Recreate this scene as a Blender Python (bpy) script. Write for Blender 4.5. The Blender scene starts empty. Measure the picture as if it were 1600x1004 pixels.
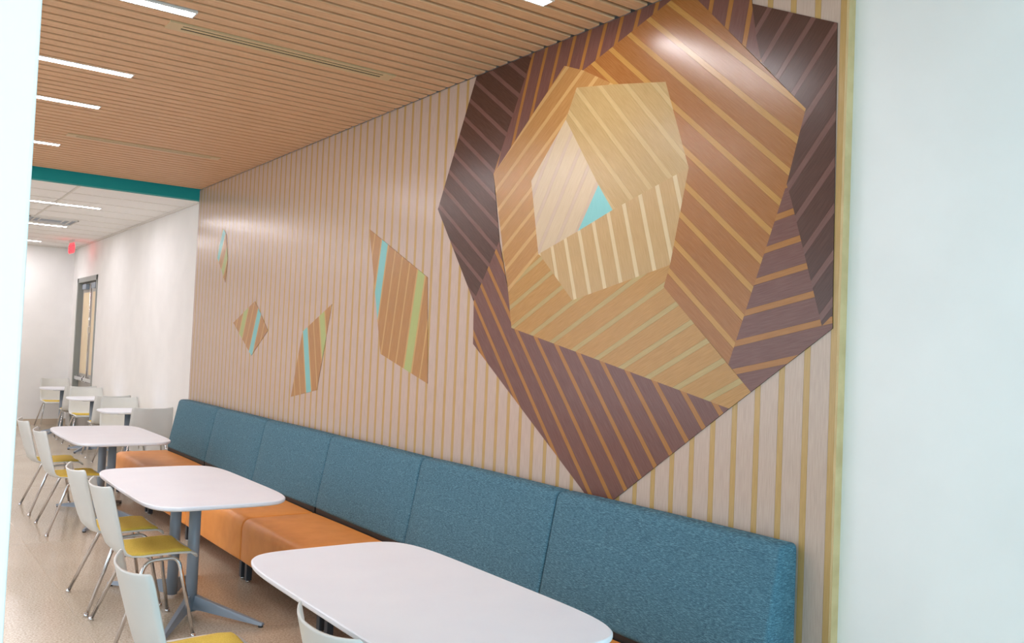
import bpy, bmesh, math, random
from mathutils import Vector, Matrix
random.seed(7)
C = bpy.context.scene.collection
SC = bpy.context.scene

# ---------------------------------------------------------------- camera
F_PX = 1383.36
RGT = Vector((0.8102, -0.5846, 0.0424))
UPV = Vector((-0.0536, -0.0019, 0.9986))
p_, r_, w_ = 0.034346, 0.042461, 0.624318
fw = Vector((math.sin(w_) * math.cos(p_), math.cos(w_) * math.cos(p_), math.sin(p_)))
rt = Vector((math.cos(w_), -math.sin(w_), 0)); up = rt.cross(fw)
RGT = math.cos(r_) * rt + math.sin(r_) * up
UPV = -math.sin(r_) * rt + math.cos(r_) * up
CAM = Vector((-2.84, 0.0, 1.63))
cd = bpy.data.cameras.new('camera'); cam = bpy.data.objects.new('camera', cd); C.objects.link(cam)
cd.sensor_width = 36; cd.lens = F_PX / 1600 * 36; cd.clip_start = 0.05; cd.clip_end = 60
cam.matrix_world = Matrix(((RGT.x, UPV.x, -fw.x, CAM.x), (RGT.y, UPV.y, -fw.y, CAM.y), (RGT.z, UPV.z, -fw.z, CAM.z), (0, 0, 0, 1)))
SC.camera = cam
# ---------------------------------------------------------------- world, exposure, daylight, added hall fill
SC.view_settings.view_transform = 'Standard'; SC.view_settings.look = 'None'
SC.view_settings.gamma = 1; SC.view_settings.use_curve_mapping = False
SC.view_settings.exposure = 0.0
SC.cycles.max_bounces = 8; SC.cycles.diffuse_bounces = 5; SC.cycles.sample_clamp_indirect = 6
wd = bpy.data.worlds.new('world'); SC.world = wd; wd.use_nodes = True
wd.node_tree.nodes['Background'].inputs[0].default_value = (0.75, 0.88, 1, 1)
wd.node_tree.nodes['Background'].inputs[1].default_value = 1.0
HALL_FILL_POWER = 62.0         # fill light added at an unseen window band on the left
WINDOW_POWER = 190.0      # daylight through the window behind the camera
LED = 64.0                # strength of the linear lamps' lenses
LED_COL = (1.0, 0.95, 0.98)
ld = bpy.data.lights.new('window_daylight', 'AREA'); lo = bpy.data.objects.new('window_daylight', ld); C.objects.link(lo)
ld.shape = 'RECTANGLE'; ld.size = 2.9; ld.size_y = 2.0; ld.energy = WINDOW_POWER; ld.color = (0.47, 0.82, 1.0)
lo.location = (-2.7, -3.42, 1.75); lo.rotation_euler = (math.radians(90), 0, 0)   # faces +y, inside the window opening

ld = bpy.data.lights.new('hall_fill', 'AREA'); lo = bpy.data.objects.new('hall_fill', ld); C.objects.link(lo)
ld.shape = 'RECTANGLE'; ld.size = 8.4; ld.size_y = 1.9; ld.energy = HALL_FILL_POWER; ld.color = (0.90, 0.95, 1.0)
lo.location = (-5.33, 6.0, 1.75); lo.rotation_euler = (math.radians(90), 0, math.radians(-90))   # faces +x, fill light inside the added window band
# ---------------------------------------------------------------- measuring helper: a picture point to a place on the mural wall (x = 0)
def on_wall(px, py):
    d = fw + RGT * ((px - 800) / F_PX) - UPV * ((py - 502) / F_PX)
    t = (0 - CAM.x) / d.x
    q = CAM + d * t
    return (q.y, q.z)

# ---------------------------------------------------------------- materials
def lin(c):
    return tuple(((v / 255) / 12.92 if v / 255 <= 0.04045 else ((v / 255 + 0.055) / 1.055) ** 2.4) for v in c) + (1,)
def base(name, col, rough=0.5, metal=0.0, coat=0.0):
    m = bpy.data.materials.new(name); m.use_nodes = True
    b = m.node_tree.nodes['Principled BSDF']
    b.inputs['Base Color'].default_value = lin(col); b.inputs['Roughness'].default_value = rough
    b.inputs['Metallic'].default_value = metal; b.inputs['Coat Weight'].default_value = coat
    return m, m.node_tree, b
def noisy(name, col, col2, scale, stretch=(1, 1, 1), rot=(0, 0, 0), rough=0.5, lo=0.35, hi=0.65, bump=0.0, coords='Position', detail=4, metal=0.0, rough_var=0.0, spec=0.5):
    m, nt, b = base(name, col, rough, metal)
    N = nt.nodes; L = nt.links
    if coords == 'Position':
        g = N.new('ShaderNodeNewGeometry'); out = g.outputs['Position']
    else:
        g = N.new('ShaderNodeTexCoord'); out = g.outputs[coords]
    r = N.new('ShaderNodeMapping'); r.inputs['Rotation'].default_value = rot
    s = N.new('ShaderNodeMapping'); s.inputs['Scale'].default_value = stretch
    n = N.new('ShaderNodeTexNoise'); n.inputs['Scale'].default_value = scale; n.inputs['Detail'].default_value = detail
    cr = N.new('ShaderNodeValToRGB'); e = cr.color_ramp.elements
    e[0].position = lo; e[0].color = lin(col); e[1].position = hi; e[1].color = lin(col2)
    L.new(out, r.inputs['Vector']); L.new(r.outputs[0], s.inputs['Vector']); L.new(s.outputs[0], n.inputs['Vector'])
    L.new(n.outputs['Fac'], cr.inputs['Fac']); L.new(cr.outputs[0], b.inputs['Base Color'])
    b.inputs['Specular IOR Level'].default_value = spec
    if bump:
        bp = N.new('ShaderNodeBump'); bp.inputs['Strength'].default_value = bump; bp.inputs['Distance'].default_value = 0.002
        L.new(n.outputs['Fac'], bp.inputs['Height']); L.new(bp.outputs[0], b.inputs['Normal'])
    return m
GLOSS = 0.25
def veneer(name, col, ang, dev=10, rough=GLOSS):
    """wood veneer on the mural wall, grain running at `ang` degrees in the wall's (y, z) plane"""
    c2 = tuple(min(255, c + dev) for c in col); c1 = tuple(max(0, c - dev) for c in col)
    # rotating about x by -ang brings the grain direction onto the y axis
    return noisy(name, c1, c2, 9.0, (1, 1.2, 26), (math.radians(-ang), 0, 0), rough, 0.3, 0.7, 0.02)
M = {}
M['pale'] = veneer('pale_veneer', (190, 167, 152), 90, 7)
M['gold'] = veneer('gold_veneer', (184, 149, 94), 90, 6)
M['edge'] = veneer('edge_wood', (198, 172, 124), 90, 10, .45)
M['core'] = base('panel_core', (60, 45, 35), .7)[0]
M['slat'] = noisy('slat_wood', (206, 160, 120), (226, 184, 144), 6, (1.2, 30, 30), rough=.55, lo=.3, hi=.7)
M['void'] = base('ceiling_void', (40, 28, 20), .9)[0]
M['white_wall'] = noisy('white_paint', (234, 233, 231), (238, 237, 235), 3, rough=.55)
M['near_wall'] = M['white_wall']
M['tile'] = noisy('acoustic_tile', (242, 241, 239), (250, 249, 247), 160, rough=.9, lo=.3, hi=.7)
M['grid'] = base('grid_white', (226, 222, 216), .5)[0]
M['teal_paint'] = base('teal_paint', (0, 152, 152), .7)[0]
M['black'] = base('plain_black', (28, 28, 30), .5)[0]
M['beige_metal'] = base('beige_aluminium', (208, 180, 136), .45)[0]
M['slot'] = base('slot_dark', (40, 30, 22), .8)[0]
M['chrome'] = base('chrome', (214, 214, 216), .13, 1.0)[0]
M['grey_metal'] = base('grey_powder_coat', (142, 154, 168), .45, .1)[0]
M['laminate'] = noisy('white_laminate', (236, 239, 248), (239, 242, 250), 4, rough=.34)
M['lam_edge'] = base('table_edge', (225, 214, 210), .5)[0]
M['shell'] = noisy('chair_plastic', (214, 216, 213), (218, 220, 217), 5, rough=.42)
M['yellow'] = noisy('yellow_fabric', (208, 176, 62), (230, 200, 92), 260, rough=.85, bump=.1, coords='Object')
M['orange'] = noisy('orange_vinyl', (232, 147, 64), (240, 158, 76), 9, rough=.42, bump=.03)
M['door_frame'] = base('door_frame_paint', (142, 146, 142), .45)[0]
M['door_leaf'] = noisy('door_leaf_paint', (176, 172, 166), (182, 178, 172), 3, rough=.5)
M['door_panel'] = noisy('door_wood', (226, 206, 170), (232, 214, 180), 8, (1, 4, .5), rough=.5)
M['baseboard'] = base('tan_baseboard', (204, 188, 168), .5)[0]
M['divider'] = base('divider_strip', (190, 176, 156), .3)[0]
M['dark_leg'] = base('dark_leg_metal', (70, 74, 80), .4, .3)[0]
M['rubber'] = base('rubber', (60, 58, 58), .6)[0]

def fabric():
    m, nt, b = base('teal_fabric', (70, 112, 128), .8)
    N = nt.nodes; L = nt.links
    g = N.new('ShaderNodeNewGeometry')
    def nz(sc, st):
        s = N.new('ShaderNodeMapping'); s.inputs['Scale'].default_value = st
        n = N.new('ShaderNodeTexNoise'); n.inputs['Scale'].default_value = sc; n.inputs['Detail'].default_value = 1.2
        L.new(g.outputs['Position'], s.inputs['Vector']); L.new(s.outputs[0], n.inputs['Vector']); return n
    a = nz(14, (5, 4, 62)); c = nz(14, (70, 64, 9)); d = nz(6, (1, 1, 1))
    mx = N.new('ShaderNodeMath'); mx.operation = 'MULTIPLY_ADD'; mx.inputs[1].default_value = .62
    m2 = N.new('ShaderNodeMath'); m2.operation = 'MULTIPLY'; m2.inputs[1].default_value = .38
    L.new(c.outputs['Fac'], m2.inputs[0]); L.new(a.outputs['Fac'], mx.inputs[0]); L.new(m2.outputs[0], mx.inputs[2])
    cr = N.new('ShaderNodeValToRGB'); e = cr.color_ramp.elements
    e[0].position = .38; e[0].color = lin((42, 80, 100)); e[1].position = .64; e[1].color = lin((106, 152, 168))
    k = cr.color_ramp.elements.new(.5); k.color = lin((60, 103, 122))
    L.new(mx.outputs[0], cr.inputs['Fac']); L.new(cr.outputs[0], b.inputs['Base Color'])
    bp = N.new('ShaderNodeBump'); bp.inputs['Strength'].default_value = .25; bp.inputs['Distance'].default_value = .002
    L.new(mx.outputs[0], bp.inputs['Height']); L.new(bp.outputs[0], b.inputs['Normal'])
    return m
M['fabric'] = fabric()
def floor_mat():
    m, nt, b = base('polished_terrazzo', (196, 176, 154), .16)
    N = nt.nodes; L = nt.links
    g = N.new('ShaderNodeNewGeometry')
    n1 = N.new('ShaderNodeTexNoise'); n1.inputs['Scale'].default_value = 1.6; n1.inputs['Detail'].default_value = 5
    v = N.new('ShaderNodeTexVoronoi'); v.inputs['Scale'].default_value = 190
    n2 = N.new('ShaderNodeTexNoise'); n2.inputs['Scale'].default_value = 90; n2.inputs['Detail'].default_value = 3
    for n in (n1, v, n2): L.new(g.outputs['Position'], n.inputs['Vector'])
    c1 = N.new('ShaderNodeValToRGB'); e = c1.color_ramp.elements
    e[0].position = .3; e[0].color = lin((188, 176, 156)); e[1].position = .7; e[1].color = lin((203, 192, 172))
    L.new(n1.outputs['Fac'], c1.inputs['Fac'])
    c2 = N.new('ShaderNodeValToRGB'); e = c2.color_ramp.elements
    e[0].position = .32; e[0].color = lin((128, 110, 90)); e[1].position = .62; e[1].color = lin((222, 208, 190))
    L.new(n2.outputs['Fac'], c2.inputs['Fac'])
    mx = N.new('ShaderNodeMix'); mx.data_type = 'RGBA'; mx.inputs[0].default_value = .45
    L.new(c1.outputs[0], mx.inputs[6]); L.new(c2.outputs[0], mx.inputs[7])
    c3 = N.new('ShaderNodeValToRGB'); e = c3.color_ramp.elements
    e[0].position = .0; e[0].color = (.0, .0, .0, 1); e[1].position = .16; e[1].color = (1, 1, 1, 1)
    L.new(v.outputs['Distance'], c3.inputs['Fac'])
    m3 = N.new('ShaderNodeMix'); m3.data_type = 'RGBA'
    L.new(c3.outputs[0], m3.inputs[0]); m3.inputs[6].default_value = lin((228, 216, 200)); L.new(mx.outputs[2], m3.inputs[7])
    L.new(m3.outputs[2], b.inputs['Base Color'])
    n4 = N.new('ShaderNodeMapRange'); n4.inputs[3].default_value = .12; n4.inputs[4].default_value = .24
    L.new(n1.outputs['Fac'], n4.inputs[0]); L.new(n4.outputs[0], b.inputs['Roughness'])
    return m
M['floor'] = floor_mat()
def emit(name, col, s):
    m = bpy.data.materials.new(name); m.use_nodes = True; nt = m.node_tree; nt.nodes.clear()
    o = nt.nodes.new('ShaderNodeOutputMaterial'); e = nt.nodes.new('ShaderNodeEmission')
    e.inputs[0].default_value = col + (1,); e.inputs[1].default_value = s
    nt.links.new(e.outputs[0], o.inputs[0]); return m
M['led'] = emit('led_lens', LED_COL, LED)
M['exit_red'] = emit('exit_red', (1.0, .02, .03), 5)
M['exit_glow'] = emit('exit_plate_glow', (1.0, .12, .13), 1.6)

# ---------------------------------------------------------------- mesh helpers
def link(name, me, mat, parent=None, smooth=False):
    o = bpy.data.objects.new(name, me); C.objects.link(o)
    if mat: me.materials.append(mat)
    if smooth:
        for f in me.polygons: f.use_smooth = True
    if parent: o.parent = parent
    return o
def from_py(name, vs, fs, mat, parent=None, smooth=False):
    me = bpy.data.meshes.new(name); me.from_pydata([tuple(v) for v in vs], [], fs); me.update()
    bm = bmesh.new(); bm.from_mesh(me); bmesh.ops.recalc_face_normals(bm, faces=bm.faces); bm.to_mesh(me); bm.free()
    return link(name, me, mat, parent, smooth)
def bm_obj(name, bm, mat, parent=None, smooth=False):
    me = bpy.data.meshes.new(name); bmesh.ops.recalc_face_normals(bm, faces=bm.faces); bm.to_mesh(me); bm.free()
    return link(name, me, mat, parent, smooth)
def add_box(bm, x0, x1, y0, y1, z0, z1, bev=0, seg=2):
    r = bmesh.ops.create_cube(bm, size=1)
    bmesh.ops.transform(bm, matrix=Matrix.Translation(((x0 + x1) / 2, (y0 + y1) / 2, (z0 + z1) / 2)) @ Matrix.Diagonal((x1 - x0, y1 - y0, z1 - z0, 1)), verts=r['verts'])
    if bev:
        es = {e for v in r['verts'] for e in v.link_edges}
        bmesh.ops.bevel(bm, geom=list(es), offset=bev, segments=seg, affect='EDGES', profile=.5)
def box(name, x0, x1, y0, y1, z0, z1, mat, parent=None, bev=0, seg=2):
    bm = bmesh.new(); add_box(bm, x0, x1, y0, y1, z0, z1, bev, seg)
    return bm_obj(name, bm, mat, parent)
def tube(bm, pts, r, n=10, bend=0.0, closed_ends=True, r2=None):
    """round bar along a polyline; inner corners rounded with radius `bend`"""
    P = [Vector(p) for p in pts]; Q = [P[0]]
    for i in range(1, len(P) - 1):
        if bend <= 0: Q.append(P[i]); continue
        a = (P[i - 1] - P[i]); b = (P[i + 1] - P[i]); la = min(bend, a.length * .48); lb = min(bend, b.length * .48)
        A = P[i] + a.normalized() * la; B = P[i] + b.normalized() * lb
        for k in range(7):
            t = k / 6; Q.append(A.lerp(P[i], t).lerp(P[i].lerp(B, t), t))
    Q.append(P[-1])
    up_ = Vector((0, 0, 1)); prev = None; rings = []
    for i, q in enumerate(Q):
        d = (Q[min(i + 1, len(Q) - 1)] - Q[max(i - 1, 0)]).normalized()
        if prev is None:
            u = d.orthogonal().normalized()
        else:
            u = (prev - d * prev.dot(d)).normalized()
        prev = u; w = d.cross(u)
        rr = r if r2 is None else r + (r2 - r) * i / (len(Q) - 1)
        rings.append([bm.verts.new(q + (u * math.cos(6.28318 * k / n) + w * math.sin(6.28318 * k / n)) * rr) for k in range(n)])
    for a, b in zip(rings[:-1], rings[1:]):
        for k in range(n):
            f = bm.faces.new((a[k], a[(k + 1) % n], b[(k + 1) % n], b[k])); f.smooth = True
    if closed_ends:
        bm.faces.new(rings[0][::-1]); bm.faces.new(rings[-1])
def empty(name, loc, label, cat, group=None, rz=0):
    o = bpy.data.objects.new(name, None); C.objects.link(o); o.location = loc; o.rotation_euler = (0, 0, rz); o.empty_display_size = .1
    tag(o, label, cat, group); return o
def tag(o, label, cat, group=None):
    o['label'] = label; o['category'] = cat
    if group: o['group'] = group
    return o
def struct(o):
    o['kind'] = 'structure'; return o
def copy_thing(src, loc, rz, label, group=None):
    r = src.copy(); C.objects.link(r); r.location = loc; r.rotation_euler = (0, 0, rz); r['label'] = label
    if group: r['group'] = group
    for ch in src.children:
        c = ch.copy(); C.objects.link(c); c.parent = r
        for g in ch.children:
            d = g.copy(); C.objects.link(d); d.parent = c
    return r

# ================================================================ SETTING
ZC, ZT = 3.263, 3.157          # slat ceiling, tile ceiling
YN, YF = 1.912, 9.935          # near and far ends of the striped wall panelling
YEND = 17.55                   # far wall of the dining hall
XL = -5.3
PIT = 0.11172
fl = struct(box('floor', -6.4, .25, -3.7, 17.9, -.12, 0, M['floor']))
for k, (a, b) in enumerate([((-1.80, 1.0), (-1.80, 17.5)), ((-4.2, 1.0), (-4.2, 17.5))]):
    bm = bmesh.new(); add_box(bm, a[0] - .0025, a[0] + .0025, a[1], b[1], -.002, .0004)
    bm_obj('divider_strip', bm, M['divider'], fl)
for y in (2.2, 4.95, 7.7, 10.45, 13.2):
    box('divider_strip', XL + .05, -.1, y - .002, y + .002, -.002, .0004, M['divider'], fl)
# right wall: one slab with the door opening (door y 15.35..17.05)
DY0, DY1, DZ = 15.42, 17.06, 2.56
bm = bmesh.new()
add_box(bm, .04, .24, -3.7, DY0, 0, ZC + .1); add_box(bm, .04, .24, DY1, YEND + .2, 0, ZC + .1); add_box(bm, .04, .24, DY0, DY1, DZ, ZC + .1)
wr = struct(bm_obj('wall_right', bm, M['white_wall']))
struct(box('wall_back', XL - .1, .24, YEND, YEND + .15, 0, ZC + .1, M['white_wall']))
bm = bmesh.new()
add_box(bm, XL - .12, XL, .95, YEND, 0, .78); add_box(bm, XL - .12, XL, .95, YEND, 2.72, ZC + .1)
add_box(bm, XL - .12, XL, .95, 1.75, .78, 2.72); add_box(bm, XL - .12, XL, 10.25, YEND, .78, 2.72)
struct(bm_obj('wall_left', bm, M['white_wall']))
bm = bmesh.new()
for k in range(6): add_box(bm, XL - .11, XL - .05, 1.75 + k * 1.7 - .03, 1.75 + k * 1.7 + .03, .78, 2.72)
for z in (.78, 2.72): add_box(bm, XL - .11, XL - .05, 1.75, 10.25, z - .03, z + .03)
struct(bm_obj('added_hall_window', bm, M['grey_metal']))  # unseen window, added to carry the hall's fill light
# partition whose end is the pale jamb at the left edge of the photograph
wp = struct(box('wall_partition', -6.4, -2.760, .80, .95, 0, ZC + .1, M['near_wall']))
box('jamb_trim', -2.790, -2.744, .794, .956, 0, ZC + .0, M['near_wall'], wp, .003)
# room in which the photographer stands
struct(box('wall_near_left', -6.5, -6.4, -3.7, .95, 0, ZC + .1, M['near_wall']))
bm = bmesh.new(); WX0, WX1, WZ0, WZ1 = -4.2, -1.2, .7, 2.8
add_box(bm, -6.4, WX0, -3.7, -3.55, 0, ZC + .1); add_box(bm, WX1, .24, -3.7, -3.55, 0, ZC + .1)
add_box(bm, WX0, WX1, -3.7, -3.55, 0, WZ0); add_box(bm, WX0, WX1, -3.7, -3.55, WZ1, ZC + .1)
struct(bm_obj('wall_front', bm, M['near_wall']))
bm = bmesh.new()
for x in (WX0, (WX0 + WX1) / 2, WX1): add_box(bm, x - .03, x + .03, -3.66, -3.58, WZ0, WZ1)
for z in (WZ0, WZ1): add_box(bm, WX0, WX1, -3.66, -3.58, z - .03, z + .03)
wn = struct(bm_obj('window_1', bm, M['grey_metal']))
struct(box('ceiling_near', -6.4, .24, -3.7, 1.0, ZC, ZC + .1, M['tile']))
# slatted wooden ceiling: dark void above, one plank object per slat
cl = struct(box('ceiling', XL, .04, 1.0, YF, ZC + .052, ZC + .1, M['void']))
sl_me = None
y = 3.17 + PIT * math.floor((1.03 - 3.17) / PIT) + PIT
while y + PIT < YF - .01:
    if sl_me is None:
        bm = bmesh.new(); add_box(bm, XL, -.006, -.0405, .0405, ZC, ZC + .04, .003, 1)
        o = bm_obj('slat', bm, M['slat'], cl); sl_me = o.data
    else:
        o = bpy.data.objects.new('slat', sl_me); C.objects.link(o); o.parent = cl
    o.location = (0, y + PIT / 2, 0)
    y += PIT
# teal drop beam between the two ceilings
struct(box('trim_beam', XL, .04, YF, YF + .10, ZT - .004, ZC + .05, M['teal_paint']))
# acoustic tile ceiling
ct = struct(box('ceiling_tiles', XL, .04, YF + .1, YEND, ZT + .012, ZT + .06, M['grid']))
tm = None; TX, TY = 1.22, .61
ny = int((YEND - YF - .1) / TY) + 1
for i in range(5):
    for j in range(ny):
        x1 = .04 - i * TX - .012; x0 = max(x1 - TX + .024, XL); y0 = YF + .1 + j * TY + .012; y1 = min(y0 + TY - .024, YEND - .01)
        if x1 - x0 < .1 or y1 - y0 < .1: continue
        o = box('ceiling_tile', x0, x1, y0, y1, ZT + .004, ZT + .018, M['tile'], ct, .003, 1)
bm = bmesh.new()
for i in range(1, 5): add_box(bm, .04 - i * TX - .012, .04 - i * TX + .012, YF + .1, YEND, ZT, ZT + .014)
for j in range(1, ny): add_box(bm, XL, .04, YF + .1 + j * TY - .012, YF + .1 + j * TY + .012, ZT, ZT + .013)
bm_obj('ceiling_grid', bm, M['grid'], ct)
bm = bmesh.new(); add_box(bm, .015, .04, YF + .1, YEND, ZT - .02, ZT + .01); add_box(bm, XL, .04, YEND - .02, YEND, ZT - .02, ZT + .01)
bm_obj('wall_angle', bm, M['grid'], ct)
struct(box('baseboard_back', XL, .04, YEND - .014, YEND, 0, .10, M['baseboard']))
bm = bmesh.new(); add_box(bm, .026, .04, YF, DY0 - .06, 0, .10); bm_ = struct(bm_obj('baseboard_right', bm, M['baseboard']))

# striped panelling: every pale plank and every gold strip is a piece of its own
pn = struct(box('wall_panelling', .012, .040, YN, YF, 0, ZC, M['core']))
box('end_trim', .0, .040, YN - .004, YN + .006, 0, ZC, M['edge'], pn)
HW = .0135
k = 0; c0 = 2.8239 - 8 * PIT
ys = []
while True:
    yc = c0 + k * PIT
    if yc - HW > YF: break
    ys.append(yc); k += 1
gm = None; pm = None
for i, yc in enumerate(ys):
    a0 = max(yc - HW, YN + .006); a1 = min(yc + HW, YF)
    if i == 0 or a1 - a0 < 2 * HW - 1e-5:
        o = box('gold_strip', .0, .012, a0 + .0004, a1 - .0004, 0, ZC, M['gold'], pn)
    else:
        if gm is None:
            o = box('gold_strip', .0, .012, -HW + .0004, HW - .0004, 0, ZC, M['gold'], pn); gm = o.data
        else:
            o = bpy.data.objects.new('gold_strip', gm); C.objects.link(o); o.parent = pn
        o.location = (0, yc, 0)
    b0 = yc + HW; b1 = min(yc + PIT - HW, YF)
    if b1 - b0 > PIT - 2 * HW - 1e-5:
        if pm is None:
            w = PIT / 2 - HW
            o = box('pale_plank', .0, .012, -w + .0004, w - .0004, 0, ZC, M['pale'], pn); pm = o.data
        else:
            o = bpy.data.objects.new('pale_plank', pm); C.objects.link(o); o.parent = pn
        o.location = (0, yc + PIT / 2, 0)
    elif b1 - b0 > .005:
        box('pale_plank', .0, .012, b0 + .0004, b1 - .0004, 0, ZC, M['pale'], pn)

# ================================================================ MURAL
from mathutils.geometry import tessellate_polygon
def clip(poly, n, d, keep_less=True):
    out = []
    for i in range(len(poly)):
        a = poly[i]; b = poly[(i + 1) % len(poly)]
        sa = a[0] * n[0] + a[1] * n[1] - d; sb = b[0] * n[0] + b[1] * n[1] - d
        if not keep_less: sa, sb = -sa, -sb
        if sa <= 0: out.append(a)
        if (sa < 0 < sb) or (sb < 0 < sa):
            t = sa / (sa - sb); out.append((a[0] + (b[0] - a[0]) * t, a[1] + (b[1] - a[1]) * t))
    return out
def area(p): return sum(p[i][0] * p[(i + 1) % len(p)][1] - p[(i + 1) % len(p)][0] * p[i][1] for i in range(len(p))) / 2
def slab(name, tris, x0, x1, mat, parent):
    """a flat board from clipped triangles, welded into one outline and given thickness"""
    tris = [t for t in tris if len(t) > 2 and abs(area(t)) > 1e-8]
    if sum(abs(area(t)) for t in tris) < 2e-5: return None
    bm = bmesh.new()
    for t in tris:
        if area(t) < 0: t = t[::-1]
        q = []
        for p in t:
            if not q or abs(p[0] - q[-1][0]) + abs(p[1] - q[-1][1]) > 1e-6: q.append(p)
        if len(q) > 2 and abs(q[0][0] - q[-1][0]) + abs(q[0][1] - q[-1][1]) < 1e-6: q.pop()
        if len(q) > 2: bm.faces.new([bm.verts.new((x1, a, b)) for a, b in q])
    bmesh.ops.remove_doubles(bm, verts=bm.verts, dist=2e-5)
    bmesh.ops.dissolve_limit(bm, angle_limit=.01, verts=bm.verts, edges=bm.edges)
    # separate islands become separate boards
    left = set(bm.faces); first = None
    while left:
        isl = set(); todo = [left.pop()]
        while todo:
            f = todo.pop(); isl.add(f)
            for e in f.edges:
                for g in e.link_faces:
                    if g in left: left.discard(g); todo.append(g)
        if sum(f.calc_area() for f in isl) < 2e-5: continue
        b2 = bmesh.new(); mp = {}
        for f in isl: b2.faces.new([mp.setdefault(v, None) or mp.__setitem__(v, b2.verts.new(v.co)) or mp[v] for v in f.verts])
        r = bmesh.ops.extrude_face_region(b2, geom=b2.faces[:])
        for v in r['geom']:
            if isinstance(v, bmesh.types.BMVert): v.co.x = x0
        o = bm_obj(name, b2, mat, parent); first = first or o
    bm.free()
    return first
def inlay(parent, pts, line, plank, strip, name='facet', proud=.004, special=None, hw=.0125, pit=PIT, angle=None, label=None, dev=8):
    """a flat facet of veneer boards: `pts` its outline, `line` two picture points on the middle of one narrow strip"""
    full = [on_wall(*p) for p in pts]
    tr = tessellate_polygon([[Vector((a, b, 0)) for a, b in full]])
    tris = [clip([full[i] for i in t], (0, 1), ZC - .001) for t in tr]
    a, b = on_wall(*line[0]), on_wall(*line[1])
    th = math.atan2(b[1] - a[1], b[0] - a[0]) if angle is None else math.radians(angle)
    ang = round(math.degrees(th)) % 180
    n = (-math.sin(th), math.cos(th)); d0 = a[0] * n[0] + a[1] * n[1]
    pm_ = veneer('veneer_%s' % name, plank, ang, dev); sm_ = veneer('veneer_strip', strip, ang, dev * .7)
    root = slab(name, tris, -.0005, -proud + .0012, M['core'], parent)
    if label: root['label'] = label
    ds = [p[0] * n[0] + p[1] * n[1] for p in full]
    def band(lo, hi): return [clip(clip(t, n, hi), n, lo, False) for t in tris if len(t) > 2]
    for k in range(int((min(ds) - d0) // pit) - 1, int((max(ds) - d0) // pit) + 2):
        c = d0 + k * pit
        slab('veneer_strip', band(c - hw + .0003, c + hw - .0003), -.0008, -proud, sm_, root)
        slab('veneer_board', band(c + hw + .0003, c + pit - hw - .0003), -.0008, -proud, special[k] if special and k in special else pm_, root)
    return root
DARK, DARK_S = (77, 47, 37), (110, 75, 67)
PLUM, PLUM_S = (110, 71, 62), (160, 106, 50)
mural = bpy.data.objects.new('wall_mural', None); C.objects.link(mural)
tag(mural, 'large geometric wooden rose inlay on the striped wall above the bench', 'mural')
inlay(mural, [(746, 118), (760, 60), (834, 83), (772, 272), (781, 377), (741, 471), (685, 327)], [(730, 188), (784, 245.5)], DARK, DARK_S, angle=35, label='dark brown facet')
inlay(mural, [(834, 83), (830, 20), (1060, -60), (1073, -18), (912, 110), (883, 103), (772, 272)], [(833, 90), (807, 213)], PLUM, PLUM_S, angle=108.5, label='plum brown facet')
inlay(mural, [(1073, -18), (1060, -60), (1168, -80), (1174, -20), (1176, 6), (1183, 60), (1191, 98), (1159, 68)], [(1175, 6), (1164, 68.5)], PLUM, PLUM_S, label='plum brown facet')
inlay(mural, [(912, 110), (1073, -18), (1260, 170), (1230, 288), (1139, 569), (1038, 448), (1048, 413), (1077, 262), (1041, 128), (960, 132)], [(1003, 70), (1229.5, 261)], (153, 98, 47), (180, 131, 66), label='golden brown facet', angle=40.2)
inlay(mural, [(1176, 6), (1309, 36), (1301.5, 492), (1285, 509), (1237, 311), (1230, 288), (1260, 170), (1191, 98), (1183, 60)], [(1307, 40), (1240.6, 140)], DARK, DARK_S, angle=129.5, label='dark brown facet')
inlay(mural, [(1230, 288), (1237, 311), (1285, 509), (1301.5, 492), (1301.5, 513), (1174, 612), (1139, 569)], [(1193, 392), (1252, 372)], PLUM, PLUM_S, angle=168, label='plum brown facet')
inlay(mural, [(883, 103), (912, 110), (960, 132), (902, 137), (885, 187), (831, 283), (842, 397), (795, 456), (772, 272)], [(908, 115), (778, 299)], (172, 124, 70), (194, 152, 94), angle=144.5, label='amber facet')
inlay(mural, [(842, 397), (845, 399), (895, 469), (1042, 416), (1048, 413), (1038, 448), (1174, 612), (1140, 638), (800, 512), (795, 456)], [(1036, 447), (892.6, 542)], (174, 128, 68), (174, 148, 94), angle=153.5, label='honey facet')
inlay(mural, [(902, 137), (960, 132), (1041, 128), (1077, 262), (958, 328), (936, 289), (885, 187)], [(982, 137), (1060, 242)], (176, 146, 97), (188, 160, 112), angle=46, label='light tan facet')
inlay(mural, [(885, 187), (936, 289), (904, 361), (842, 397), (831, 283)], [(880, 300), (851, 364)], (193, 171, 140), (188, 165, 142), angle=122, label='cream facet', dev=5)
inlay(mural, [(958, 328), (1077, 262), (1048, 413), (1042, 416), (895, 469), (845, 399), (842, 397), (904, 361)], [(975.5, 319), (998, 429)], (180, 147, 99), (204, 181, 141), angle=72.5, label='light tan facet with cream strips')
inlay(mural, [(781, 377), (795, 456), (800, 512), (1140, 638), (936, 799), (740, 537), (741, 471)], [(942, 566), (1015, 733)], PLUM, PLUM_S, angle=50, label='plum brown facet')
M['teal_inlay'] = veneer('teal_inlay', (122, 186, 184), 90, 4); M['green_inlay'] = veneer('green_inlay', (166, 174, 110), 100, 4)
tri = slab('facet', [[on_wall(*p) for p in [(936, 289), (958, 328), (904, 361)]]], -.0005, -.004, M['teal_inlay'], mural); tri['label'] = 'small turquoise triangle'
LEAF, LEAF_S = (170, 122, 74), (194, 154, 98)
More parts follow.
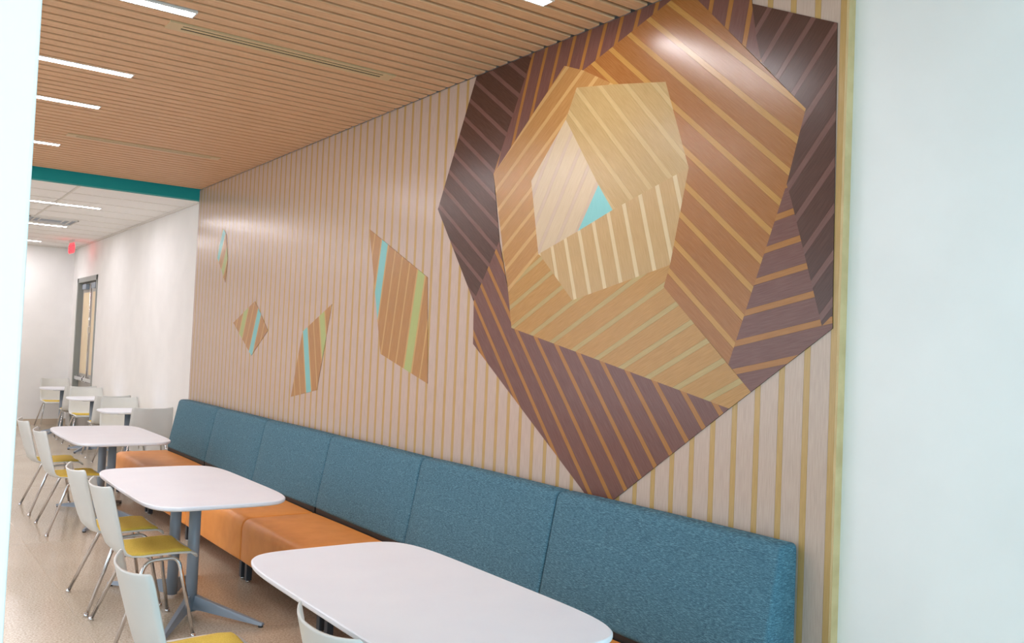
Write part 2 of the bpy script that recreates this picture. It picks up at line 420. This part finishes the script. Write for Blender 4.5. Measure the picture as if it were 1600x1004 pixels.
def leaf(pts, line, special, label, angle=None):
    e = bpy.data.objects.new('mural_leaf', None); C.objects.link(e)
    q = [on_wall(*p) for p in pts]; e.location = (0, sum(a for a, b in q) / len(q), min(b for a, b in q))
    tag(e, label, 'inlay', 'leaf shaped inlays drifting along the wall')
    r = inlay(e, pts, line, LEAF, LEAF_S, name='leaf_panel', proud=.003, special=special, hw=.009, angle=angle)
    r.matrix_parent_inverse = Matrix.Translation(-e.location)
    return e
T_, G_ = M['teal_inlay'], M['green_inlay']
leaf([(578, 358), (668.5, 433), (668.5, 599), (595, 552.5)], [(618, 394), (596, 552)], {1: T_, -4: G_}, 'largest leaf inlay, amber boards with a teal and a green stripe')
leaf([(519, 475), (495.5, 609), (455, 619.5), (473, 518)], [(482, 517), (487, 609)], {0: T_, -3: G_}, 'slanted amber leaf inlay above the bench, second largest')
leaf([(399, 470), (419, 516), (393, 555), (365, 504)], [(402.5, 486), (388, 553)], {-1: T_, 2: G_}, 'small diamond shaped leaf inlay above the far bench end')
leaf([(348, 356), (354, 366), (356, 408), (352, 441), (346, 420), (340, 403)], [(352, 370), (344, 404)], {0: T_, -2: G_}, 'smallest and highest leaf inlay by the far end of the panelling')

# ================================================================ DOOR in the far right wall
dr = struct(box('door_1', .05, .10, DY0 + .06, DY1 - .06, .01, DZ - .06, M['black']))
dr.name = 'door_1'
bm = bmesh.new()
add_box(bm, -.07, .14, DY0 - .03, DY0 + .05, 0, DZ + .03); add_box(bm, -.07, .14, DY1 - .05, DY1 + .03, 0, DZ + .03); add_box(bm, -.07, .14, DY0 - .03, DY1 + .03, DZ - .05, DZ + .03)
bm_obj('door_frame', bm, M['door_frame'], dr)
dr.location.x = .10
ym = (DY0 + DY1) / 2
for a, b in ((DY0 + .055, ym - .004), (ym + .004, DY1 - .055)):
    lf = box('door_leaf', .02, .055, a, b, .012, DZ - .055, M['door_leaf'], dr, .003)
    box('door_panel', .012, .02, a + .1, b - .1, .95, DZ - .22, M['door_panel'], lf)
    bm = bmesh.new(); add_box(bm, -.06, -.03, a + .06, b - .06, .84, .90, .006); add_box(bm, -.04, .02, a + .05, a + .13, .82, .92, .004); add_box(bm, -.04, .02, b - .13, b - .05, .82, .92, .004)
    bm_obj('panic_bar', bm, M['chrome'], lf)
    box('door_closer', -.04, .02, (a + b) / 2 - .16, (a + b) / 2 + .16, DZ - .17, DZ - .08, M['grey_metal'], lf, .006)
bm = bmesh.new(); tube(bm, [(-.01, ym - .07, .9), (-.01, ym - .07, DZ - .1)], .012, 8); add_box(bm, -.03, .02, ym - .09, ym - .05, 1.65, 1.75)
bm_obj('vertical_rod', bm, M['chrome'], dr)

# ================================================================ LAMPS AND CEILING FIXTURES
M['led_far'] = emit('led_lens_far', LED_COL, LED * 1.4)
def lamp(x1, y, z, L, label):
    e = empty('linear_ceiling_light', (x1 - L / 2, y, z), label, 'ceiling light', 'linear ceiling lights')
    bm = bmesh.new(); h = L / 2
    add_box(bm, -h - .008, h + .008, -.045, -.034, -.004, .03); add_box(bm, -h - .008, h + .008, .034, .045, -.004, .03)
    add_box(bm, -h - .008, -h, -.034, .034, -.004, .03); add_box(bm, h, h + .008, -.034, .034, -.004, .03)
    bm_obj('housing', bm, M['grid'], e)
    box('lens', -h, h, -.034, .034, -.003, .006, M['led_far'] if z < ZC - .05 else M['led'], e)
for x1, y, lab in [(-.373, 3.25, 'lit linear ceiling light nearest the mural, at the top picture edge'),
                   (-1.612, 4.57, 'linear light in the slat ceiling beside the nearer air grille'),
                   (-1.606, 5.92, 'second linear light of the slat ceiling, beyond the nearer grille'),
                   (-1.606, 6.92, 'third linear light of the slat ceiling, before the farther grille'),
                   (-1.612, 8.57, 'last linear light of the slat ceiling, before the teal beam')]:
    lamp(x1, y, ZC, 1.22, lab)
for x1, y, lab in [(-.68, 11.66, 'linear light in the tile ceiling just beyond the teal beam'),
                   (-.66, 14.1, 'linear light in the tile ceiling beyond the square diffuser'),
                   (-.62, 16.8, 'farthest linear light, in the tile ceiling close to the far wall')]:
    lamp(x1, y, ZT, 1.22, lab)
# unseen lamps added to brighten the hall
lamp(-3.6, 3.3, ZC, 1.22, 'added linear ceiling light out of view left of the first row')
lamp(-3.6, 6.4, ZC, 1.22, 'added linear ceiling light out of view left of the second row')
lamp(-3.6, 9.0, ZC, 1.22, 'added linear ceiling light out of view left of the third row')
lamp(-3.2, 12.4, ZT, 1.22, 'added linear tile ceiling light out of view on the left')
lamp(-3.2, 15.4, ZT, 1.22, 'added linear tile ceiling light out of view at far left')
def grille(x0, x1, y0, y1, label):
    cx, cy = (x0 + x1) / 2, (y0 + y1) / 2
    e = empty('air_grille', (cx, cy, ZC), label, 'vent', 'slot grilles in the slat ceiling')
    hx, hy = (x1 - x0) / 2, (y1 - y0) / 2
    bm = bmesh.new(); s = hy / 5
    for y0, y1 in ((-hy, -hy + 2 * s), (-s * 1.6, s * .2), (hy - 3 * s, hy)): add_box(bm, -hx + .07, hx - .07, y0, y1, -.006, .02)
    add_box(bm, -hx, -hx + .07, -hy, hy, -.006, .02); add_box(bm, hx - .07, hx, -hy, hy, -.006, .02)
    bm_obj('grille_frame', bm, M['beige_metal'], e)
    box('slot_back', -hx + .06, hx - .06, -hy + .01, hy - .01, -.003, -.001, M['slot'], e)
grille(-1.68, -.366, 4.735, 4.855, 'nearer long beige slot grille in the slat ceiling')
grille(-1.634, -.385, 7.99, 8.10, 'farther long beige slot grille in the slat ceiling')
e = empty('ceiling_diffuser', (-.95, 13.5, ZT), 'square white air diffuser in the tile ceiling between two lights', 'vent')
bm = bmesh.new()
for i, h in enumerate((.30, .225, .15, .075)):
    z = -.012 + i * .004; t = .018
    add_box(bm, -h, h, -h, -h + t, z, .003); add_box(bm, -h, h, h - t, h, z, .003); add_box(bm, -h, -h + t, -h, h, z, .003); add_box(bm, h - t, h, -h, h, z, .003)
bm_obj('louvre', bm, M['grid'], e)
box('diffuser_throat', -.28, .28, -.28, .28, -.001, .003, M['grey_metal'], e)
# exit sign
e = empty('exit_sign', (-.27, 16.0, ZT), 'red lit exit sign hanging from the tile ceiling by the door', 'sign', rz=math.radians(4))
box('canopy', -.02, .02, -.12, .12, -.05, 0, M['grid'], e, .004)
box('sign_plate', -.006, .006, -.15, .15, -.22, -.05, M['exit_glow'], e, .002)
for s in (-1, 1):
    cu = bpy.data.curves.new('exit_text', 'FONT'); cu.body = 'EXIT'; cu.size = .17; cu.align_x = 'CENTER'; cu.extrude = .001
    to = bpy.data.objects.new('exit_lettering', cu); C.objects.link(to)
    bpy.context.view_layer.update()
    me = bpy.data.meshes.new_from_object(to.evaluated_get(bpy.context.evaluated_depsgraph_get())); bpy.data.objects.remove(to)
    me.materials.clear()
    o = link('exit_lettering', me, M['exit_red'], e); o.location = (s * .0075, 0, -.20); o.rotation_euler = (math.radians(90), 0, math.radians(90 if s > 0 else -90))

# ================================================================ BENCH
SEAM = [8.5827 - i * 1.30758 for i in range(6)]
def rounded(pts, rad, seg=5):
    """round the corners of a closed (x, z) outline"""
    out = []; n = len(pts)
    for i in range(n):
        p = Vector(pts[i]); a = Vector(pts[i - 1]) - p; b = Vector(pts[(i + 1) % n]) - p; r = rad[i]
        if r <= 0: out.append(tuple(p)); continue
        la = min(r, a.length * .49); lb = min(r, b.length * .49); A = p + a.normalized() * la; B = p + b.normalized() * lb
        for k in range(seg + 1):
            t = k / seg; out.append(tuple(A.lerp(p, t).lerp(p.lerp(B, t), t)))
    return out
def loft_y(name, prof, y0, y1, mat, parent, soft=.012, crown=0.0):
    cx = sum(p[0] for p in prof) / len(prof); cz = sum(p[1] for p in prof) / len(prof)
    ex = max(p[0] for p in prof) - min(p[0] for p in prof); ez = max(p[1] for p in prof) - min(p[1] for p in prof)
    st = []
    for t, ins in ((0, 1.0), (.15, .55), (.45, .18), (1, 0)): st.append((y0 + soft * t, soft * ins))
    nmid = 6
    for k in range(1, nmid): st.append((y0 + (y1 - y0) * k / nmid, -crown * math.sin(math.pi * k / nmid)))
    for t, ins in ((1, 0), (.45, .18), (.15, .55), (0, 1.0)): st.append((y1 - soft * t, soft * ins))
    vs = []; fs = []; n = len(prof)
    for yy, ins in st:
        kx = 1 - 2 * ins / ex; kz = 1 - 2 * ins / ez
        vs += [(cx + (p[0] - cx) * kx, yy, cz + (p[1] - cz) * kz) for p in prof]
    for i in range(len(st) - 1):
        for k in range(n): fs.append((i * n + k, i * n + (k + 1) % n, (i + 1) * n + (k + 1) % n, (i + 1) * n + k))
    fs.append(tuple(range(n))[::-1]); fs.append(tuple(range((len(st) - 1) * n, len(st) * n)))
    o = from_py(name, vs, fs, mat, parent, True)
    return o
BL = ['teal and orange bench section nearest the camera, open end at the right', 'second bench section from the camera end, behind the nearest table',
      'third bench section from the camera end, between the two nearest tables', 'fourth bench section from the camera end, behind the middle table',
      'fifth bench section from the camera end, short of the farthest bench table', 'farthest bench section, beside the white wall corner']
edges = [SEAM[5], SEAM[4], SEAM[3], SEAM[2], SEAM[1], SEAM[0], 9.890]
bproto = None
for i in range(6):
    y0, y1 = edges[i], edges[i + 1]; yc = (y0 + y1) / 2; h = (y1 - y0) / 2 - .003
    if bproto is None:
        e = empty('bench_section', (0, yc, 0), BL[i], 'bench', 'bench sections along the striped wall')
        loft_y('seat', rounded([(-.735, .135), (-.735, .422), (-.215, .425), (-.215, .135)], [.02, .075, .01, .01], 8), -h, h, M['orange'], e, .016, .003)
        loft_y('backrest', rounded([(-.215, .452), (-.112, .967), (-.012, .967), (-.012, .452)], [.03, .035, .02, .01], 6), -h, h, M['fabric'], e, .016, .003)
        box('gap_shade_frame', -.205, -.012, -h + .01, h - .01, .10, .46, M['black'], e)  # black box: shadow of the seat-to-back gap put into its colour
        for lx in (-.690, -.08):
            for s in (-1, 1):
                l = box('leg', lx - .02, lx + .02, s * (h - .05) - .02, s * (h - .05) + .02, .012, .14 if lx < -.5 else .11, M['dark_leg'], e, .003)
                bm = bmesh.new(); tube(bm, [(lx, s * (h - .05), 0), (lx, s * (h - .05), .014)], .016, 10); bm_obj('glide', bm, M['chrome'], l)
        bproto = e
    else:
        copy_thing(bproto, (0, yc, 0), 0, BL[i])

# ================================================================ TABLES
def top_mesh(bm, a, b, n, z0, z1, cnt=96, chamf=.004):
    rings = []
    for (ins, z) in ((.010, z0), (.002, z0 + .006), (0, z0 + .012), (0, z1 - chamf), (chamf, z1)):
        r = []
        for k in range(cnt):
            t = 2 * math.pi * k / cnt; c, s = math.cos(t), math.sin(t)
            x = math.copysign(abs(c) ** (2 / n), c) * (b - ins); y = math.copysign(abs(s) ** (2 / n), s) * (a - ins)
            r.append(bm.verts.new((x, y, z)))
        rings.append(r)
    for p, q in zip(rings[:-1], rings[1:]):
        for k in range(cnt): bm.faces.new((p[k], p[(k + 1) % cnt], q[(k + 1) % cnt], q[k]))
    bm.faces.new(rings[0][::-1]); bm.faces.new(rings[-1])
def foot_mesh(hub, tip):
    """tapering cast foot, tall at the column and low at the tip"""
    h = Vector(hub); t = Vector(tip); d = (t - h); d.z = 0; s = Vector((-d.y, d.x, 0)).normalized()
    vs = []; 
    for u, w, zt, zb in ((0, .026, .115, .030), (.12, .024, .102, .034), (.9, .018, .034, .014), (1.0, .014, .026, .012)):
        c = h.lerp(t, u)
        for sx, z in ((-w, zb), (w, zb), (w * .55, zt), (-w * .55, zt)): vs.append((c.x + s.x * sx, c.y + s.y * sx, z))
    fs = []
    for i in range(3):
        for k in range(4): fs.append((i * 4 + k, i * 4 + (k + 1) % 4, i * 4 + 4 + (k + 1) % 4, i * 4 + 4 + k))
    fs += [(3, 2, 1, 0), (12, 13, 14, 15)]
    return vs, fs
def long_table(loc, label, hl=.79, hb=.400):
    e = empty('bench_table', loc, label, 'table', 'long tables along the bench')
    bm = bmesh.new(); top_mesh(bm, hl, hb, 5.6, .715, .74); t = bm_obj('table_top', bm, M['laminate'], e)
    for s in (-1, 1):
        bm = bmesh.new(); tube(bm, [(0, s * .20, .02), (0, s * .20, .705)], .034, 20); c = bm_obj('column', bm, M['grey_metal'], e)
        bm = bmesh.new(); add_box(bm, -.24, .24, s * .20 - .03, s * .20 + .03, .700, .7145, .003); add_box(bm, -.03, .03, min(s * .20, s * .50), max(s * .20, s * .50), .700, .7140, .003)
        bm_obj('top_bracket', bm, M['grey_metal'], e)
        for sx in (-1, 1):
            vs, fs = foot_mesh((sx * .02, s * .215, 0), (sx * .28, s * .645, 0)); f = from_py('foot', vs, fs, M['grey_metal'], e)
            bm = bmesh.new(); tube(bm, [(sx * .272, s * .631, 0), (sx * .272, s * .631, .014)], .014, 10); bm_obj('glide', bm, M['rubber'], f)
    return e
t1 = long_table((-1.18, 2.865, 0), 'white table nearest the camera, large at the bottom of the picture')
t2 = copy_thing(t1, (-1.225, 5.58, 0), 0, 'middle white bench table, with two yellow-seated chairs pushed under it')
t3 = copy_thing(t1, (-1.07, 8.60, 0), 0, 'farthest white bench table, by the end of the orange seat')
def small_table(loc, label):
    e = empty('square_table', loc, label, 'table', 'small tables by the white wall')
    bm = bmesh.new(); top_mesh(bm, .325, .325, 3.6, .715, .74, 64); bm_obj('table_top', bm, M['laminate'], e)
    bm = bmesh.new(); tube(bm, [(0, 0, .02), (0, 0, .705)], .034, 16); add_box(bm, -.15, .15, -.15, .15, .700, .7145, .003); bm_obj('column', bm, M['grey_metal'], e)
    for sx, sy in ((1, 1), (1, -1), (-1, 1), (-1, -1)):
        vs, fs = foot_mesh((sx * .015, sy * .015, 0), (sx * .24, sy * .24, 0)); f = from_py('foot', vs, fs, M['grey_metal'], e)
        bm = bmesh.new(); tube(bm, [(sx * .232, sy * .232, 0), (sx * .232, sy * .232, .014)], .014, 8); bm_obj('glide', bm, M['rubber'], f)
    return e
s1 = small_table((-.31, 11.30, 0), 'small white table just beyond the bench, first along the white wall')
s2 = copy_thing(s1, (-.29, 13.50, 0), 0, 'second small white table along the white wall')
s3 = copy_thing(s1, (-.29, 15.95, 0), 0, 'farthest small white table, nearest the door')

# ================================================================ CHAIRS  (local +x is the way the sitter faces)
def make_chair(loc, rz, label, group):
    e = empty('stacking_chair', loc, label, 'chair', group, rz)
    # shell: side profile (x, z), half width, how far the side edges come forward / up
    prof = [(.150, .418, .200, 0), (.143, .436, .214, 0), (.11, .447, .224, .002), (.02, .447, .229, .006), (-.07, .442, .232, .010), (-.14, .437, .235, .014), (-.20, .438, .237, .020),
            (-.243, .453, .238, .028), (-.272, .484, .238, .036), (-.292, .53, .237, .044), (-.312, .59, .235, .050), (-.330, .65, .232, .054), (-.347, .71, .229, .057), (-.362, .765, .226, .060),
            (-.369, .792, .224, .060), (-.375, .812, .218, .060), (-.377, .819, .208, .058)]
    NU = 16; vs = []; fs = []
    for i, (x, z, w, c) in enumerate(prof):
        a = prof[max(i - 1, 0)]; b = prof[min(i + 1, len(prof) - 1)]
        tx, tz = b[0] - a[0], b[1] - a[1]; l = math.hypot(tx, tz); nx, nz = tz / l, -tx / l     # towards the sitter
        for k in range(NU + 1):
            u = -1 + 2 * k / NU; lift = c * (abs(u) ** 2.4)
            vs.append((x + nx * lift, u * w, z + nz * lift))
    n = NU + 1
    for i in range(len(prof) - 1):
        for k in range(NU): fs.append((i * n + k, i * n + k + 1, (i + 1) * n + k + 1, (i + 1) * n + k))
    bm = bmesh.new(); V = [bm.verts.new(v) for v in vs]
    for f in fs: bm.faces.new([V[j] for j in f])
    bmesh.ops.recalc_face_normals(bm, faces=bm.faces)
    bmesh.ops.solidify(bm, geom=bm.faces[:], thickness=.008)
    o = bm_obj('shell', bm, M['shell'], e, True)
    # pad
    vs = []; rows = [(-.205, .450), (-.195, .456), (-.12, .455), (-.03, .460), (.06, .463), (.112, .458), (.124, .448)]; rows = [(x, z + .004) for x, z in rows]
    for i, (x, z) in enumerate(rows):
        for k in range(13):
            u = -1 + k / 6; w = .205 if 0 < i < 6 else .192
            vs.append((x, u * w, z + .010 * abs(u) ** 2.4 - (.008 if abs(u) > .99 else 0)))
    bm = bmesh.new(); V = [bm.verts.new(v) for v in vs]
    for i in range(len(rows) - 1):
        for k in range(12): bm.faces.new([V[j] for j in (i * 13 + k, i * 13 + k + 1, (i + 1) * 13 + k + 1, (i + 1) * 13 + k)])
    bmesh.ops.recalc_face_normals(bm, faces=bm.faces); 
    if sum(f.normal.z for f in bm.faces) < 0: bmesh.ops.reverse_faces(bm, faces=bm.faces)
    bmesh.ops.solidify(bm, geom=bm.faces[:], thickness=.010)
    bm_obj('seat_pad', bm, M['yellow'], e, True)
    for s in (-1, 1):
        bm = bmesh.new()
        path = [(-.275, s * .29, .012), (-.115, s * .195, .420), (.055, s * .195, .427), (.135, s * .262, .012)]
        tube(bm, path, .0105, 12, .05); f = bm_obj('side_frame', bm, M['chrome'], e)
        for gx, gy in ((-.277, .291), (.136, .263)):
            bm = bmesh.new(); tube(bm, [(gx, s * gy, 0), (gx, s * gy, .010), (gx, s * gy, .022)], .016, 12, r2=.011); bm_obj('glide', bm, M['chrome'], f)
    for x in (-.09, .03):
        bm = bmesh.new(); tube(bm, [(x, -.195, .426), (x, -.15, .418), (x, .15, .418), (x, .195, .426)], .008, 10, .03); bm_obj('cross_bar', bm, M['chrome'], e)
    return e
G1, G2 = 'chairs along the bench tables', 'chairs at the small tables'
ch = make_chair((-1.465, 5.22, 0), 0, 'white chair with yellow pad, nearer one at the middle bench table', G1)
for loc, lab in [((-1.475, 5.88, 0), 'white chair, farther one at the middle bench table'),
                 ((-1.725, 3.33, 0), 'white chair pulled back beside the nearest table, seat cut by the picture edge'),
                 ((-1.405, 2.40, 0), 'white chair pushed under the nearest table, only its back corner showing'),
                 ((-1.35, 8.20, 0), 'white chair, nearer one at the farthest bench table'),
                 ((-1.355, 9.15, 0), 'white chair, farther one at the farthest bench table')]:
    copy_thing(ch, loc, 0, lab, G1)
H_ = math.pi / 2
for loc, rz, lab in [((-.22, 10.83, 0), H_, 'grey-shaded white chair with its back to the bench end'),
                     ((-.205, 11.95, 0), -H_, 'white chair facing the camera behind the first small table'),
                     ((-.205, 12.95, 0), H_, 'white chair seen from behind at the second small table'),
                     ((-.205, 14.15, 0), -H_, 'white chair facing the camera behind the second small table'),
                     ((-.205, 15.20, 0), H_, 'white chair seen from behind at the farthest small table'),
                     ((-.205, 16.95, 0), -H_, 'farthest white chair, facing the camera in front of the door')]:
    copy_thing(ch, loc, rz, lab, G2)
